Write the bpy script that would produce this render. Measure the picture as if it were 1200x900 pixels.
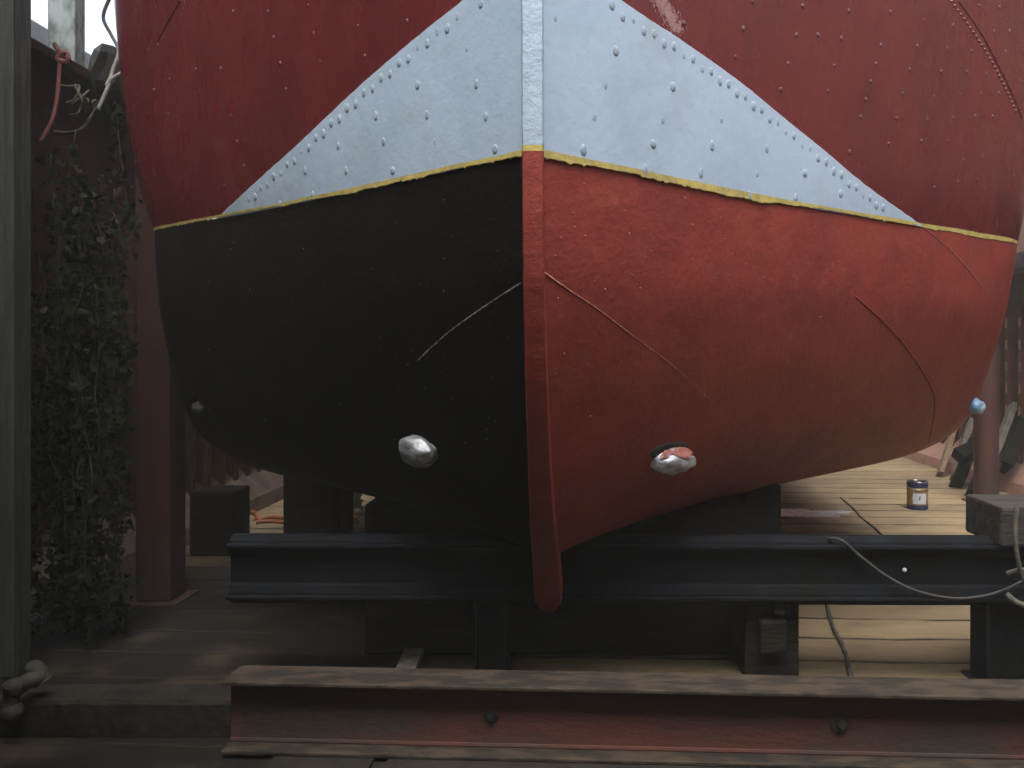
import bpy, bmesh, math, random
from mathutils import Vector, Matrix, noise
from mathutils.bvhtree import BVHTree
random.seed(7)
R = math.radians
for o in list(bpy.data.objects): bpy.data.objects.remove(o)
sc = bpy.context.scene
C = sc.collection
# ---------------------------------------------------------------- camera, sky, sun, exposure
H = 1.2                                   # eye height above the dock floor
FX, VX, VY = 1000.0, 690.0, 410.0         # focal length and vanishing point in photo pixels
cam_d = bpy.data.cameras.new('camera'); cam = bpy.data.objects.new('camera', cam_d); C.objects.link(cam)
cam.location = (0, 0, H); cam.rotation_euler = (R(90), 0, 0)
cam_d.sensor_width = 36; cam_d.lens = 36*FX/1200
cam_d.shift_x = -(VX-600)/1200; cam_d.shift_y = -(450-VY)/1200
cam_d.clip_start = 0.05; cam_d.clip_end = 3000
sc.camera = cam
w = bpy.data.worlds.new('World'); sc.world = w; w.use_nodes = True
SUN_EL, SUN_AZ = R(66), R(-178)           # azimuth from +Y (astern of the boat): high and almost straight ahead of the bow
nt = w.node_tree; bg = nt.nodes['Background']
sky = nt.nodes.new('ShaderNodeTexSky'); sky.sky_type = 'NISHITA'; sky.sun_disc = False
sky.sun_elevation = SUN_EL; sky.sun_rotation = SUN_AZ
sky.dust_density = 4.0; sky.air_density = 1.0; sky.ozone_density = 1.0
hs = nt.nodes.new('ShaderNodeHueSaturation'); hs.inputs['Saturation'].default_value = 0.6   # thin high cloud
nt.links.new(sky.outputs[0], hs.inputs['Color']); nt.links.new(hs.outputs[0], bg.inputs[0]); bg.inputs[1].default_value = 0.15
sd = bpy.data.lights.new('sun', 'SUN'); so = bpy.data.objects.new('sun', sd); C.objects.link(so)
sd.energy = 0.5; sd.angle = R(30); sd.color = (1.0, 0.965, 0.92)
dv = Vector((math.sin(SUN_AZ)*math.cos(SUN_EL), math.cos(SUN_AZ)*math.cos(SUN_EL), math.sin(SUN_EL)))
so.rotation_euler = dv.to_track_quat('Z', 'Y').to_euler(); so.location = (0, 0, 30)
sc.view_settings.view_transform = 'Standard'; sc.view_settings.look = 'None'
sc.view_settings.exposure = 1.72; sc.view_settings.gamma = 1

# ---------------------------------------------------------------- helpers
def P(px, py, D): return Vector(((px-VX)/FX*D, D, H+(VY-py)/FX*D))
def lin(c): return tuple(((v/255+0.055)/1.055)**2.4 if v > 10 else v/255/12.92 for v in c)
def mat(name, col, rough=0.6, metal=0.0, col2=None, nscale=6, lo=0.42, hi=0.62, bump=0.0, bscale=60,
        stretch=(1,1,1), col3=None, n3=1.2, lo3=0.5, hi3=0.65, spec=0.5, coat=0.0, rough2=None, bump2=0.0, b2scale=3):
    m = bpy.data.materials.new(name); m.use_nodes = True
    t = m.node_tree; n = t.nodes; b = n['Principled BSDF']; L = t.links.new
    tc = n.new('ShaderNodeTexCoord'); mp = n.new('ShaderNodeMapping'); mp.inputs['Scale'].default_value = stretch
    L(tc.outputs['Object'], mp.inputs[0])
    b.inputs['Roughness'].default_value = rough; b.inputs['Metallic'].default_value = metal
    b.inputs['Specular IOR Level'].default_value = spec; b.inputs['Coat Weight'].default_value = coat
    b.inputs['Coat Roughness'].default_value = 0.15
    def nz(scale, det=6, src=mp):
        x = n.new('ShaderNodeTexNoise'); x.inputs['Scale'].default_value = scale; x.inputs['Detail'].default_value = det
        x.inputs['Roughness'].default_value = 0.62; L(src.outputs[0], x.inputs['Vector']); return x
    def ramp(src, a, c):
        r = n.new('ShaderNodeMapRange'); r.inputs[1].default_value = a; r.inputs[2].default_value = c; L(src, r.inputs[0]); return r.outputs[0]
    cur = None
    base = n.new('ShaderNodeRGB'); base.outputs[0].default_value = (*col, 1); cur = base.outputs[0]
    if col2:
        mx = n.new('ShaderNodeMix'); mx.data_type = 'RGBA'; L(ramp(nz(nscale).outputs[0], lo, hi), mx.inputs[0])
        L(cur, mx.inputs[6]); mx.inputs[7].default_value = (*col2, 1); cur = mx.outputs[2]
    if col3:
        mx = n.new('ShaderNodeMix'); mx.data_type = 'RGBA'; L(ramp(nz(n3, 9).outputs[0], lo3, hi3), mx.inputs[0])
        L(cur, mx.inputs[6]); mx.inputs[7].default_value = (*col3, 1); cur = mx.outputs[2]
    L(cur, b.inputs['Base Color'])
    if rough2 is not None:
        r = n.new('ShaderNodeMapRange'); r.inputs[1].default_value = 0.35; r.inputs[2].default_value = 0.65
        r.inputs[3].default_value = rough; r.inputs[4].default_value = rough2; L(nz(nscale*1.7).outputs[0], r.inputs[0]); L(r.outputs[0], b.inputs['Roughness'])
    last = None
    for (st, s) in ((bump2, b2scale), (bump, bscale)):
        if st:
            bp = n.new('ShaderNodeBump'); bp.inputs['Strength'].default_value = 1.0; bp.inputs['Distance'].default_value = st
            L(nz(s, 5).outputs[0], bp.inputs['Height'])
            if last: L(last, bp.inputs['Normal'])
            last = bp.outputs[0]
    if last: L(last, b.inputs['Normal'])
    m['bc'] = b.name
    return m

def obj(name, bm, m, parent=None, smooth=False, angle=None):
    me = bpy.data.meshes.new(name)
    bmesh.ops.recalc_face_normals(bm, faces=bm.faces)
    bm.to_mesh(me); bm.free()
    if smooth:
        for p in me.polygons: p.use_smooth = True
        if angle:
            try: me.set_sharp_from_angle(angle=R(angle))
            except Exception: pass
    me.materials.append(m)
    o = bpy.data.objects.new(name, me); C.objects.link(o)
    if parent: o.parent = parent
    return o
def tag(o, label=None, cat=None, group=None, kind=None):
    if label: o['label'] = label
    if cat: o['category'] = cat
    if group: o['group'] = group
    if kind: o['kind'] = kind
    return o
def thing(name, label, cat, group=None, loc=(0,0,0)):
    o = bpy.data.objects.new(name, None); C.objects.link(o); o.empty_display_size = 0.1; o.location = loc
    return tag(o, label, cat, group)
def add_box(bm, c, s, rot=None, bev=0.0, jit=0.0):
    b = bmesh.new(); bmesh.ops.create_cube(b, size=1)
    for v in b.verts: v.co = Vector((v.co.x*s[0], v.co.y*s[1], v.co.z*s[2]))
    if bev: bmesh.ops.bevel(b, geom=list(b.edges), offset=bev, segments=2, affect='EDGES', profile=0.6)
    if jit:
        for v in b.verts: v.co += Vector((random.uniform(-jit, jit) for _ in range(3)))
    if rot is not None: bmesh.ops.transform(b, matrix=rot.to_4x4(), verts=b.verts)
    bmesh.ops.translate(b, vec=Vector(c), verts=b.verts)
    me = bpy.data.meshes.new('t'); b.to_mesh(me); b.free(); bm.from_mesh(me); bpy.data.meshes.remove(me)
def rotz(a): return Matrix.Rotation(a, 3, 'Z')
def add_beam(bm, a, b, wd, ht, bev=0.004, up=Vector((0,0,1)), segs=1, jit=0):
    a, b = Vector(a), Vector(b); d = (b-a); L = d.length; d.normalize()
    s = up.cross(d)
    if s.length < 1e-4: s = Vector((1,0,0))
    s.normalize(); u = d.cross(s)
    m = Matrix((d, s, u)).transposed()
    add_box(bm, (a+b)/2, (L, wd, ht), m, bev, jit)
def smooth_path(pts, k=8):
    out = []; n = len(pts)
    for i in range(n-1):
        p0 = pts[max(i-1,0)]; p1 = pts[i]; p2 = pts[i+1]; p3 = pts[min(i+2,n-1)]
        for j in range(k):
            t = j/k
            out.append(0.5*((2*p1)+(p2-p0)*t+(2*p0-5*p1+4*p2-p3)*t*t+(3*p1-p0-3*p2+p3)*t**3))
    out.append(pts[-1]); return out
def add_tube(bm, pts, r, n=8, k=8, smooth=True, wob=0.0):
    pts = [Vector(p) for p in pts]
    if smooth and len(pts) > 2: pts = smooth_path(pts, k)
    rings = []; prev = None
    for i, p in enumerate(pts):
        d = (pts[min(i+1,len(pts)-1)]-pts[max(i-1,0)]).normalized()
        if prev is None:
            s = d.cross(Vector((0,0,1)));  s = s if s.length > 1e-3 else Vector((1,0,0))
        else: s = prev-d*prev.dot(d)
        s.normalize(); prev = s; u = d.cross(s)
        rr = r(i/(len(pts)-1)) if callable(r) else r
        if wob: rr *= 1+random.uniform(-wob, wob)
        rings.append([bm.verts.new(p+s*math.cos(a)*rr+u*math.sin(a)*rr) for a in [2*math.pi*j/n for j in range(n)]])
    for a, b in zip(rings, rings[1:]):
        for j in range(n): bm.faces.new((a[j], a[(j+1)%n], b[(j+1)%n], b[j]))
    bm.faces.new(rings[0]); bm.faces.new(list(reversed(rings[-1])))
def add_lathe(bm, c, prof, n=32, axis=None):
    rings = []
    for (r, z) in prof:
        rings.append([bm.verts.new(Vector(c)+Vector((r*math.cos(2*math.pi*j/n), r*math.sin(2*math.pi*j/n), z))) for j in range(n)])
    for a, b in zip(rings, rings[1:]):
        for j in range(n): bm.faces.new((a[j], a[(j+1)%n], b[(j+1)%n], b[j]))
    bm.faces.new(rings[0]); bm.faces.new(list(reversed(rings[-1])))
def extrude_section(bm, sec, a, b, up=Vector((0,0,1)), steps=1, wob=0.0):
    """extrude a closed 2-D section (side, up) from a to b"""
    a, b = Vector(a), Vector(b); d = (b-a).normalized(); s = up.cross(d).normalized(); u = d.cross(s); rings = []
    for i in range(steps+1):
        p = a.lerp(b, i/steps)
        rings.append([bm.verts.new(p+s*x+u*(y)+ (u*random.uniform(-wob,wob)+s*random.uniform(-wob,wob) if wob else Vector())) for x, y in sec])
    n = len(sec)
    for r0, r1 in zip(rings, rings[1:]):
        for j in range(n): bm.faces.new((r0[j], r0[(j+1)%n], r1[(j+1)%n], r1[j]))
    bm.faces.new(rings[0]); bm.faces.new(list(reversed(rings[-1])))
def interp(tab, x):
    if x <= tab[0][0]: return tab[0][1]
    for (a, b), (c, d) in zip(tab, tab[1:]):
        if x <= c: return b+(d-b)*(x-a)/(c-a)
    return tab[-1][1]
def make_curve(tab):
    """smooth monotone-ish curve through a table (Hermite)"""
    xs = [p[0] for p in tab]; ys = [p[1] for p in tab]; n = len(xs)
    m = []
    for i in range(n):
        if i == 0: m.append((ys[1]-ys[0])/(xs[1]-xs[0]))
        elif i == n-1: m.append((ys[-1]-ys[-2])/(xs[-1]-xs[-2]))
        else:
            a = (ys[i]-ys[i-1])/(xs[i]-xs[i-1]); b = (ys[i+1]-ys[i])/(xs[i+1]-xs[i])
            m.append(0 if a*b <= 0 else 2*a*b/(a+b))
    def f(x):
        if x <= xs[0]: return ys[0]+m[0]*(x-xs[0])*0
        if x >= xs[-1]: return ys[-1]
        for i in range(n-1):
            if x <= xs[i+1]:
                h = xs[i+1]-xs[i]; t = (x-xs[i])/h
                return ((2*t**3-3*t*t+1)*ys[i]+(t**3-2*t*t+t)*h*m[i]+(-2*t**3+3*t*t)*ys[i+1]+(t**3-t*t)*h*m[i+1])
    return f

# ---------------------------------------------------------------- materials
M = {}
M['red_top'] = mat('red_gloss_paint', (0.135, 0.018, 0.019), 0.24, coat=0.4, col2=(0.105, 0.015, 0.016), nscale=2.5, bump2=0.004, b2scale=2.2, bump=0.0006, bscale=60,
                   col3=(0.17, 0.045, 0.042), n3=1.3, lo3=0.60, hi3=0.95, stretch=(1.8,1.8,0.8), rough2=0.30)
M['primer'] = mat('red_antifouling_paint', (0.270, 0.042, 0.029), 0.60, col2=(0.215, 0.034, 0.025), nscale=5, bump=0.0024, bscale=48, bump2=0.007, b2scale=8,
                  col3=(0.31, 0.070, 0.045), n3=14, lo3=0.56, hi3=0.8, spec=0.35)
M['black'] = mat('black_antifouling_paint', (0.0045, 0.0037, 0.0031), 0.85, col2=(0.008, 0.0065, 0.0055), nscale=5, bump=0.002, bscale=45, bump2=0.004, b2scale=9, spec=0.08)
M['pale'] = mat('pale_grey_paint', (0.425, 0.54, 0.645), 0.5, col2=(0.38, 0.49, 0.59), nscale=4, bump=0.0013, bscale=34, bump2=0.003, b2scale=7,
                col3=(0.37, 0.44, 0.48), n3=5, lo3=0.56, hi3=0.8, spec=0.4, stretch=(1,1,0.8))
M['pale_rough'] = mat('pale_pitted_paint', (0.41, 0.52, 0.61), 0.55, col2=(0.34, 0.43, 0.50), nscale=34, lo=0.52, hi=0.72, bump=0.0022, bscale=60, bump2=0.003, b2scale=22)
M['yellow'] = mat('yellow_stripe_paint', (0.56, 0.46, 0.13), 0.55, col2=(0.40, 0.33, 0.11), nscale=22, bump=0.002, bscale=70, col3=(0.20,0.15,0.08), n3=24, lo3=0.66, hi3=0.76)
M['zinc'] = mat('crumpled_silver_zinc', (0.60, 0.64, 0.67), 0.5, 0.8, col2=(0.30, 0.33, 0.35), nscale=26, lo=0.45, hi=0.7, bump=0.003, bscale=45, rough2=0.6)
M['chip'] = mat('chipped_paint_edge', (0.45, 0.20, 0.16), 0.6, col2=(0.25, 0.06, 0.05), nscale=60)
M['chalk'] = mat('pinkish_chalk_scuff', (0.36, 0.20, 0.19), 0.8)
M['chip_pale'] = mat('bare_scratch', (0.30, 0.28, 0.25), 0.6, col2=(0.05, 0.045, 0.04), nscale=50, lo=0.45, hi=0.55)
M['rust_wall'] = mat('red_oxide_wall', (0.085, 0.032, 0.025), 0.75, spec=0.2, col2=(0.045, 0.022, 0.018), nscale=3, bump=0.003, bscale=20, col3=(0.05,0.04,0.033), n3=2.2, stretch=(1,1,0.4))
M['peach'] = mat('faded_peach_paint', (0.46, 0.27, 0.20), 0.75, col2=(0.36, 0.19, 0.14), nscale=4, bump=0.003, bscale=25, col3=(0.20, 0.11, 0.08), n3=5, lo3=0.58, hi3=0.8, stretch=(1,1,0.5))
M['post_red'] = mat('dull_red_post_paint', (0.075, 0.027, 0.021), 0.65, col2=(0.05, 0.021, 0.017), nscale=5, bump=0.002, bscale=25, col3=(0.05,0.035,0.03), n3=3, stretch=(1,1,0.3))
M['plinth_shade'] = mat('shaded_plinth_paint', (0.15, 0.10, 0.075), 0.85, col2=(0.07, 0.052, 0.04), nscale=5, bump=0.003, bscale=25)  # darker copy of the peach, with the left side's shade painted in
M['rib_red'] = mat('rib_oxide_paint', (0.17, 0.065, 0.048), 0.65, col2=(0.11, 0.045, 0.035), nscale=6, bump=0.002, bscale=25)
M['galv'] = mat('weathered_galvanised', (0.28, 0.32, 0.30), 0.6, 0.3, col2=(0.10, 0.12, 0.11), nscale=14, bump=0.002, bscale=40, stretch=(1,1,0.5))
M['coping'] = mat('grey_coping_paint', (0.34, 0.38, 0.38), 0.7, col2=(0.24, 0.27, 0.27), nscale=5, bump=0.003, bscale=30)
M['timber_grey'] = mat('weathered_grey_timber', (0.055, 0.062, 0.052), 0.85, col2=(0.027, 0.030, 0.025), nscale=9, bump=0.006, bscale=22, stretch=(5,5,0.5), col3=(0.03,0.032,0.025), n3=3)
M['timber_dark'] = mat('tarred_timber', (0.010, 0.0085, 0.007), 0.9, col2=(0.018, 0.015, 0.012), nscale=8, bump=0.006, bscale=20, stretch=(0.5,4,4), spec=0.15)
M['timber_block'] = mat('weathered_block_timber', (0.042, 0.038, 0.030), 0.85, col2=(0.020, 0.018, 0.014), nscale=8, bump=0.006, bscale=22, stretch=(0.4,4,4))
M['plank_tan'] = mat('tan_plank', (0.30, 0.20, 0.13), 0.8, col2=(0.20, 0.13, 0.085), nscale=8, bump=0.003, bscale=30, stretch=(3,3,0.5))
M['plank_grey'] = mat('grey_plank', (0.19, 0.17, 0.145), 0.8, col2=(0.10, 0.085, 0.07), nscale=8, bump=0.003, bscale=30, stretch=(3,3,0.5))
M['blue_steel'] = mat('dark_blue_steel', (0.006, 0.008, 0.012), 0.8, spec=0.12, col2=(0.004, 0.0048, 0.005), nscale=4, bump=0.002, bscale=30, col3=(0.012, 0.011, 0.010), n3=7, lo3=0.6, hi3=0.75)
M['beam_web'] = mat('rusty_red_steel', (0.115, 0.042, 0.033), 0.75, spec=0.25, col2=(0.085, 0.043, 0.035), nscale=4, bump=0.004, bscale=26, col3=(0.060, 0.048, 0.040), n3=3.5, lo3=0.48, hi3=0.62, stretch=(0.6,1,1.4))
M['beam_top'] = mat('grimy_worn_flange', (0.058, 0.043, 0.030), 0.8, spec=0.25, col2=(0.026, 0.022, 0.017), nscale=11, lo=0.44, hi=0.56, bump=0.005, bscale=30, col3=(0.095, 0.026, 0.016), n3=5, lo3=0.62, hi3=0.78, stretch=(0.7,2.0,1))
M['iron'] = mat('grimy_iron', (0.035, 0.033, 0.030), 0.6, 0.4, col2=(0.06, 0.05, 0.04), nscale=20, bump=0.003, bscale=60)
M['kerb'] = mat('grimy_kerb', (0.026, 0.023, 0.018), 0.9, spec=0.2, col2=(0.015, 0.013, 0.011), nscale=6, bump=0.006, bscale=30, col3=(0.05,0.044,0.034), n3=9, lo3=0.6, hi3=0.75)
M['bone'] = mat('dusty_iron', (0.055, 0.048, 0.036), 0.8, col2=(0.03, 0.026, 0.02), nscale=20, bump=0.004, bscale=50)
M['leaf'] = mat('ivy_leaf', (0.010, 0.015, 0.006), 0.9, col2=(0.013, 0.012, 0.006), nscale=7, spec=0.12)
M['dead'] = mat('dead_leaf', (0.07, 0.052, 0.032), 0.8, col2=(0.035, 0.028, 0.02), nscale=15)
M['stem'] = mat('vine_stem', (0.03, 0.026, 0.02), 0.85, col2=(0.02, 0.018, 0.014), nscale=20)
M['tendril'] = mat('dry_tendril', (0.13, 0.115, 0.09), 0.85, col2=(0.08,0.07,0.055), nscale=20)
M['rope_red'] = mat('faded_red_rope', (0.36, 0.13, 0.11), 0.85, col2=(0.25, 0.09, 0.08), nscale=50, bump=0.004, bscale=160)
M['rope_light'] = mat('bleached_rope', (0.5, 0.48, 0.42), 0.85, col2=(0.36, 0.34, 0.29), nscale=50)
M['rope_pale'] = mat('pale_rope', (0.10, 0.10, 0.08), 0.85, col2=(0.055, 0.052, 0.042), nscale=50, bump=0.003, bscale=160)
M['cable'] = mat('dusty_black_cable', (0.030, 0.028, 0.026), 0.7, col2=(0.10, 0.09, 0.08), nscale=14, lo=0.5, hi=0.75)
M['hose'] = mat('orange_hose', (0.40, 0.13, 0.05), 0.5, col2=(0.28, 0.10, 0.05), nscale=20)
M['tarp'] = mat('dark_grey_tarpaulin', (0.012, 0.013, 0.013), 0.7, col2=(0.007, 0.008, 0.008), nscale=7, bump=0.004, bscale=20)
M['white'] = mat('white_cloth', (0.7, 0.7, 0.68), 0.7, col2=(0.5, 0.5, 0.48), nscale=12)
M['blue_ball'] = mat('blue_paint', (0.14, 0.30, 0.46), 0.4, col2=(0.35, 0.45, 0.5), nscale=12)
M['spill'] = mat('dried_white_paint', (0.88, 0.90, 0.90), 0.2, col2=(0.55, 0.54, 0.48), nscale=20)
M['can_blue'] = mat('blue_can_paint', (0.012, 0.022, 0.085), 0.35)
M['can_gold'] = mat('gold_can_print', (0.38, 0.25, 0.10), 0.4, col2=(0.2, 0.12, 0.06), nscale=16)
M['can_label'] = mat('can_label_paper', (0.58, 0.62, 0.70), 0.6)
M['tin'] = mat('tin_rim', (0.6, 0.6, 0.6), 0.3, 0.9)
M['dark_grey'] = mat('dark_grey_fender', (0.10, 0.095, 0.085), 0.7, col2=(0.06,0.058,0.052), nscale=4, bump=0.003, bscale=20)
M['earth'] = mat('yard_ground', (0.16, 0.14, 0.12), 0.9, col2=(0.10, 0.09, 0.08), nscale=0.8)
M['blocker'] = mat('blocker_cladding', (0.10, 0.11, 0.115), 0.7, col2=(0.07, 0.075, 0.08), nscale=0.6, bump=0.01, bscale=3)  # shared by the unseen slabs that block light

def deck_material():
    m = bpy.data.materials.new('dock_planks'); m.use_nodes = True
    t = m.node_tree; n = t.nodes; b = n['Principled BSDF']; L = t.links.new
    tc = n.new('ShaderNodeTexCoord')
    sep = n.new('ShaderNodeSeparateXYZ'); L(tc.outputs['Object'], sep.inputs[0])
    def noi(scale, st, det=6, rough=0.6):
        mp = n.new('ShaderNodeMapping'); mp.inputs['Scale'].default_value = st; L(tc.outputs['Object'], mp.inputs[0])
        x = n.new('ShaderNodeTexNoise'); x.inputs['Scale'].default_value = scale; x.inputs['Detail'].default_value = det
        x.inputs['Roughness'].default_value = rough; L(mp.outputs[0], x.inputs[0]); return x.outputs[0]
    def mth(op, a, c=None, **k):
        x = n.new('ShaderNodeMath'); x.operation = op
        for i, v in enumerate((a, c)):
            if v is None: continue
            if isinstance(v, (int, float)): x.inputs[i].default_value = v
            else: L(v, x.inputs[i])
        return x.outputs[0]
    def mr(v, a, c, d=0.0, e=1.0):
        r = n.new('ShaderNodeMapRange'); L(v, r.inputs[0])
        for i, q in zip((1,2,3,4), (a,c,d,e)): r.inputs[i].default_value = q
        return r.outputs[0]
    def mix(f, a, c):
        x = n.new('ShaderNodeMix'); x.data_type = 'RGBA'; L(f, x.inputs[0])
        for i, v in ((6, a), (7, c)):
            if isinstance(v, tuple): x.inputs[i].default_value = (*v, 1)
            else: L(v, x.inputs[i])
        return x.outputs[2]
    warp = mth('MULTIPLY', noi(1.1, (1,0.9,1), 3), 0.10)
    yy = mth('ADD', mth('ADD', sep.outputs[1], mth('MULTIPLY', sep.outputs[0], 0.035)), warp)
    k = mth('DIVIDE', yy, 0.26); fr = mth('FRACT', k); idx = mth('FLOOR', k)
    wn = n.new('ShaderNodeTexWhiteNoise'); wn.noise_dimensions = '1D'; L(idx, wn.inputs['W'])
    edge = mth('MINIMUM', fr, mth('SUBTRACT', 1.0, fr))
    edge2 = mth('ADD', edge, mth('MULTIPLY', mth('SUBTRACT', noi(20, (0.4,1,1)), 0.5), 0.08))
    gap = mr(edge2, 0.018, 0.055, 1, 0)
    gapv = mth('MULTIPLY', gap, mr(noi(3.5, (0.6,1,1)), 0.36, 0.55, 0.30, 1))
    grain = noi(11, (0.35, 6, 1), 8, 0.7)
    c = mix(mr(grain, 0.35, 0.7), (0.46, 0.35, 0.20), (0.29, 0.215, 0.12))
    c = mix(mr(wn.outputs[0], 0, 1, 0, 0.6), c, (0.16, 0.12, 0.075))
    c = mix(mr(noi(2.2, (0.7,1.6,1), 8, 0.7), 0.50, 0.74, 0, 0.75), c, (0.085, 0.07, 0.05))
    # grime and painted-in shade together: boards darker to port and round the forward beam
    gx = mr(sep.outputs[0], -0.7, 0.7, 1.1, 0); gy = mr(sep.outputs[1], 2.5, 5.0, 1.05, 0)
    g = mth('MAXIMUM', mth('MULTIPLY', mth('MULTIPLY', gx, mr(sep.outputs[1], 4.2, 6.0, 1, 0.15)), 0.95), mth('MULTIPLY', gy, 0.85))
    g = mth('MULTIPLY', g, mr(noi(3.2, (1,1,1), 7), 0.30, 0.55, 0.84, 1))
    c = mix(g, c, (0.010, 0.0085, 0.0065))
    c = mix(gapv, c, (0.022, 0.017, 0.012))
    L(c, b.inputs['Base Color']); b.inputs['Roughness'].default_value = 0.8; b.inputs['Specular IOR Level'].default_value = 0.25
    bp = n.new('ShaderNodeBump'); bp.inputs['Distance'].default_value = 0.008
    L(mth('SUBTRACT', mth('MULTIPLY', grain, 0.5), gapv), bp.inputs['Height']); L(bp.outputs[0], b.inputs['Normal'])
    return m
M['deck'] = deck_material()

# ---------------------------------------------------------------- setting
bm = bmesh.new(); bmesh.ops.create_grid(bm, x_segments=2, y_segments=2, size=1500); bmesh.ops.translate(bm, vec=(0,0,-0.3), verts=bm.verts)
tag(obj('ground', bm, M['earth']), kind='structure')
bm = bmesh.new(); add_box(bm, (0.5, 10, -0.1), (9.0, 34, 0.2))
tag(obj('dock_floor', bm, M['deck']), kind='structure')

XL, XR = -2.8, 3.85
def dock_wall(name, X, sgn, zt, zr, label, mw, mp, y0, y1, zrib0=0.05):
    """sgn: direction towards the dock's middle"""
    t = thing(name, label, 'dock wall', loc=(X, 5, 0))
    off = Vector((X, 5, 0))
    def put(n_, bm, m, par=t, **k):
        bmesh.ops.translate(bm, vec=-off, verts=bm.verts); return obj(n_, bm, m, par, **k)
    bm = bmesh.new(); add_box(bm, (X-sgn*0.03, (y0+y1)/2, (zt+0.0)/2), (0.06, y1-y0, zt)); put('panel', bm, mw)
    # sloped plinth
    bm = bmesh.new()
    prof = [(X+sgn*0.0, 0.002), (X+sgn*0.345, 0.002), (X+sgn*0.325, 0.10), (X+sgn*0.01, 0.36)]
    rings = [[bm.verts.new((x, y, z)) for x, z in prof] for y in (y0, y1)]
    for j in range(4): bm.faces.new((rings[0][j], rings[0][(j+1)%4], rings[1][(j+1)%4], rings[1][j]))
    bm.faces.new(rings[0]); bm.faces.new(rings[1][::-1]); put('plinth', bm, M['peach'] if sgn < 0 else M['plinth_shade'])
    y = y0+0.12+0.23*int((3.0-y0)/0.23); k = 0; proto = None
    while y < min(y1, 12.4):
        if proto is None:
            bm = bmesh.new()
            zb = zrib0+0.1
            add_box(bm, (sgn*0.08, 0, (zr+zb)/2), (0.16, 0.012, zr-zb))
            # flange with lightening slots
            zc = zb
            add_box(bm, (sgn*0.165, -0.022, (zr+zb)/2), (0.010, 0.022, zr-zb)); add_box(bm, (sgn*0.165, 0.032, (zr+zb)/2), (0.010, 0.022, zr-zb))
            while zc < zr:
                add_box(bm, (sgn*0.166, 0.005, zc+0.05), (0.008, 0.05, 0.11)); zc += 0.19
            proto = put('rib', bm, mp if sgn > 0 else M['rib_red']); proto.data.transform(Matrix.Translation(off)); r = proto
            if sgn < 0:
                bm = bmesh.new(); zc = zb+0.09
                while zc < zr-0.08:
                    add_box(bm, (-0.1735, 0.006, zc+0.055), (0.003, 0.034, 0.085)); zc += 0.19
                slot_light = obj('slot_light', bm, M['peach'], proto)  # pale plates painted in for light showing through the slots
        else:
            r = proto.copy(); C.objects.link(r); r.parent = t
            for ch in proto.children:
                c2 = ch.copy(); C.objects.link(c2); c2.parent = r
        r.location = (0, y-5, 0)
        y += 0.23; k += 1
    return t
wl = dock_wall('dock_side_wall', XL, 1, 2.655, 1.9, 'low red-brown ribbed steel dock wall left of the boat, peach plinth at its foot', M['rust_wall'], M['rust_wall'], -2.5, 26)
bm = bmesh.new(); add_box(bm, (0.03, 11.75, 2.685), (0.16, 28.5, 0.055), bev=0.01); obj('top_rail', bm, M['rust_wall'], wl).location = (0, -5, 0)
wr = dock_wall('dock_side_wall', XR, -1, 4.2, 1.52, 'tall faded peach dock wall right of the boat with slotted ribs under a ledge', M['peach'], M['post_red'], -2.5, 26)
bm = bmesh.new(); add_box(bm, (-0.17, 11.75, 1.93), (0.34, 28.4, 0.14), bev=0.01); add_box(bm, (-0.05, 11.75, 1.69), (0.08, 28.4, 0.34)); obj('ledge', bm, M['dark_grey'], wr).location = (0, -5, 0)
# outer bulwark beyond left wall
bm = bmesh.new(); add_box(bm, (-3.5, 14, 1.46), (0.2, 26, 3.52), bev=0.01)
tag(obj('outer_wall', bm, M['coping']), 'pale grey outer bulwark showing above the left dock wall', 'wall')
bm = bmesh.new(); add_box(bm, (-3.3, 0.4, 2.6), (0.25, 6.6, 5.2)); tag(obj('shade_wall', bm, M['blocker']), 'tall plain shed wall out of view, added to shade the left end', 'wall')  # unseen wall added to keep light off the left side
bm = bmesh.new(); add_box(bm, (0.5, -0.5, 3.0), (8.6, 1.5, 0.12)); add_box(bm, (-2.45, 1.0, 2.995), (2.6, 1.6, 0.11)); tag(obj('shade_roof', bm, M['blocker']), 'flat shed roof out of view, added to shade the floor and lower hull', 'roof')  # unseen roof added to darken the floor and lower hull
bm = bmesh.new(); add_box(bm, (-2.72, 2.65, 3.08), (1.05, 2.75, 0.08)); tag(obj('shade_slab', bm, M['blocker']), 'gangway out of view, added for shade above the near left wall', 'shade_slab')  # unseen slab added to shade the post, creeper and left floor
# wall and shed behind the viewer, unseen, added to cut low light
bm = bmesh.new(); add_box(bm, (0.5, -2.75, 2.2), (8.6, 0.15, 4.4)); tag(obj('dock_end_blocker', bm, M['coping']), 'unseen plain wall added behind the viewer to cut and bounce light', 'wall')

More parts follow.
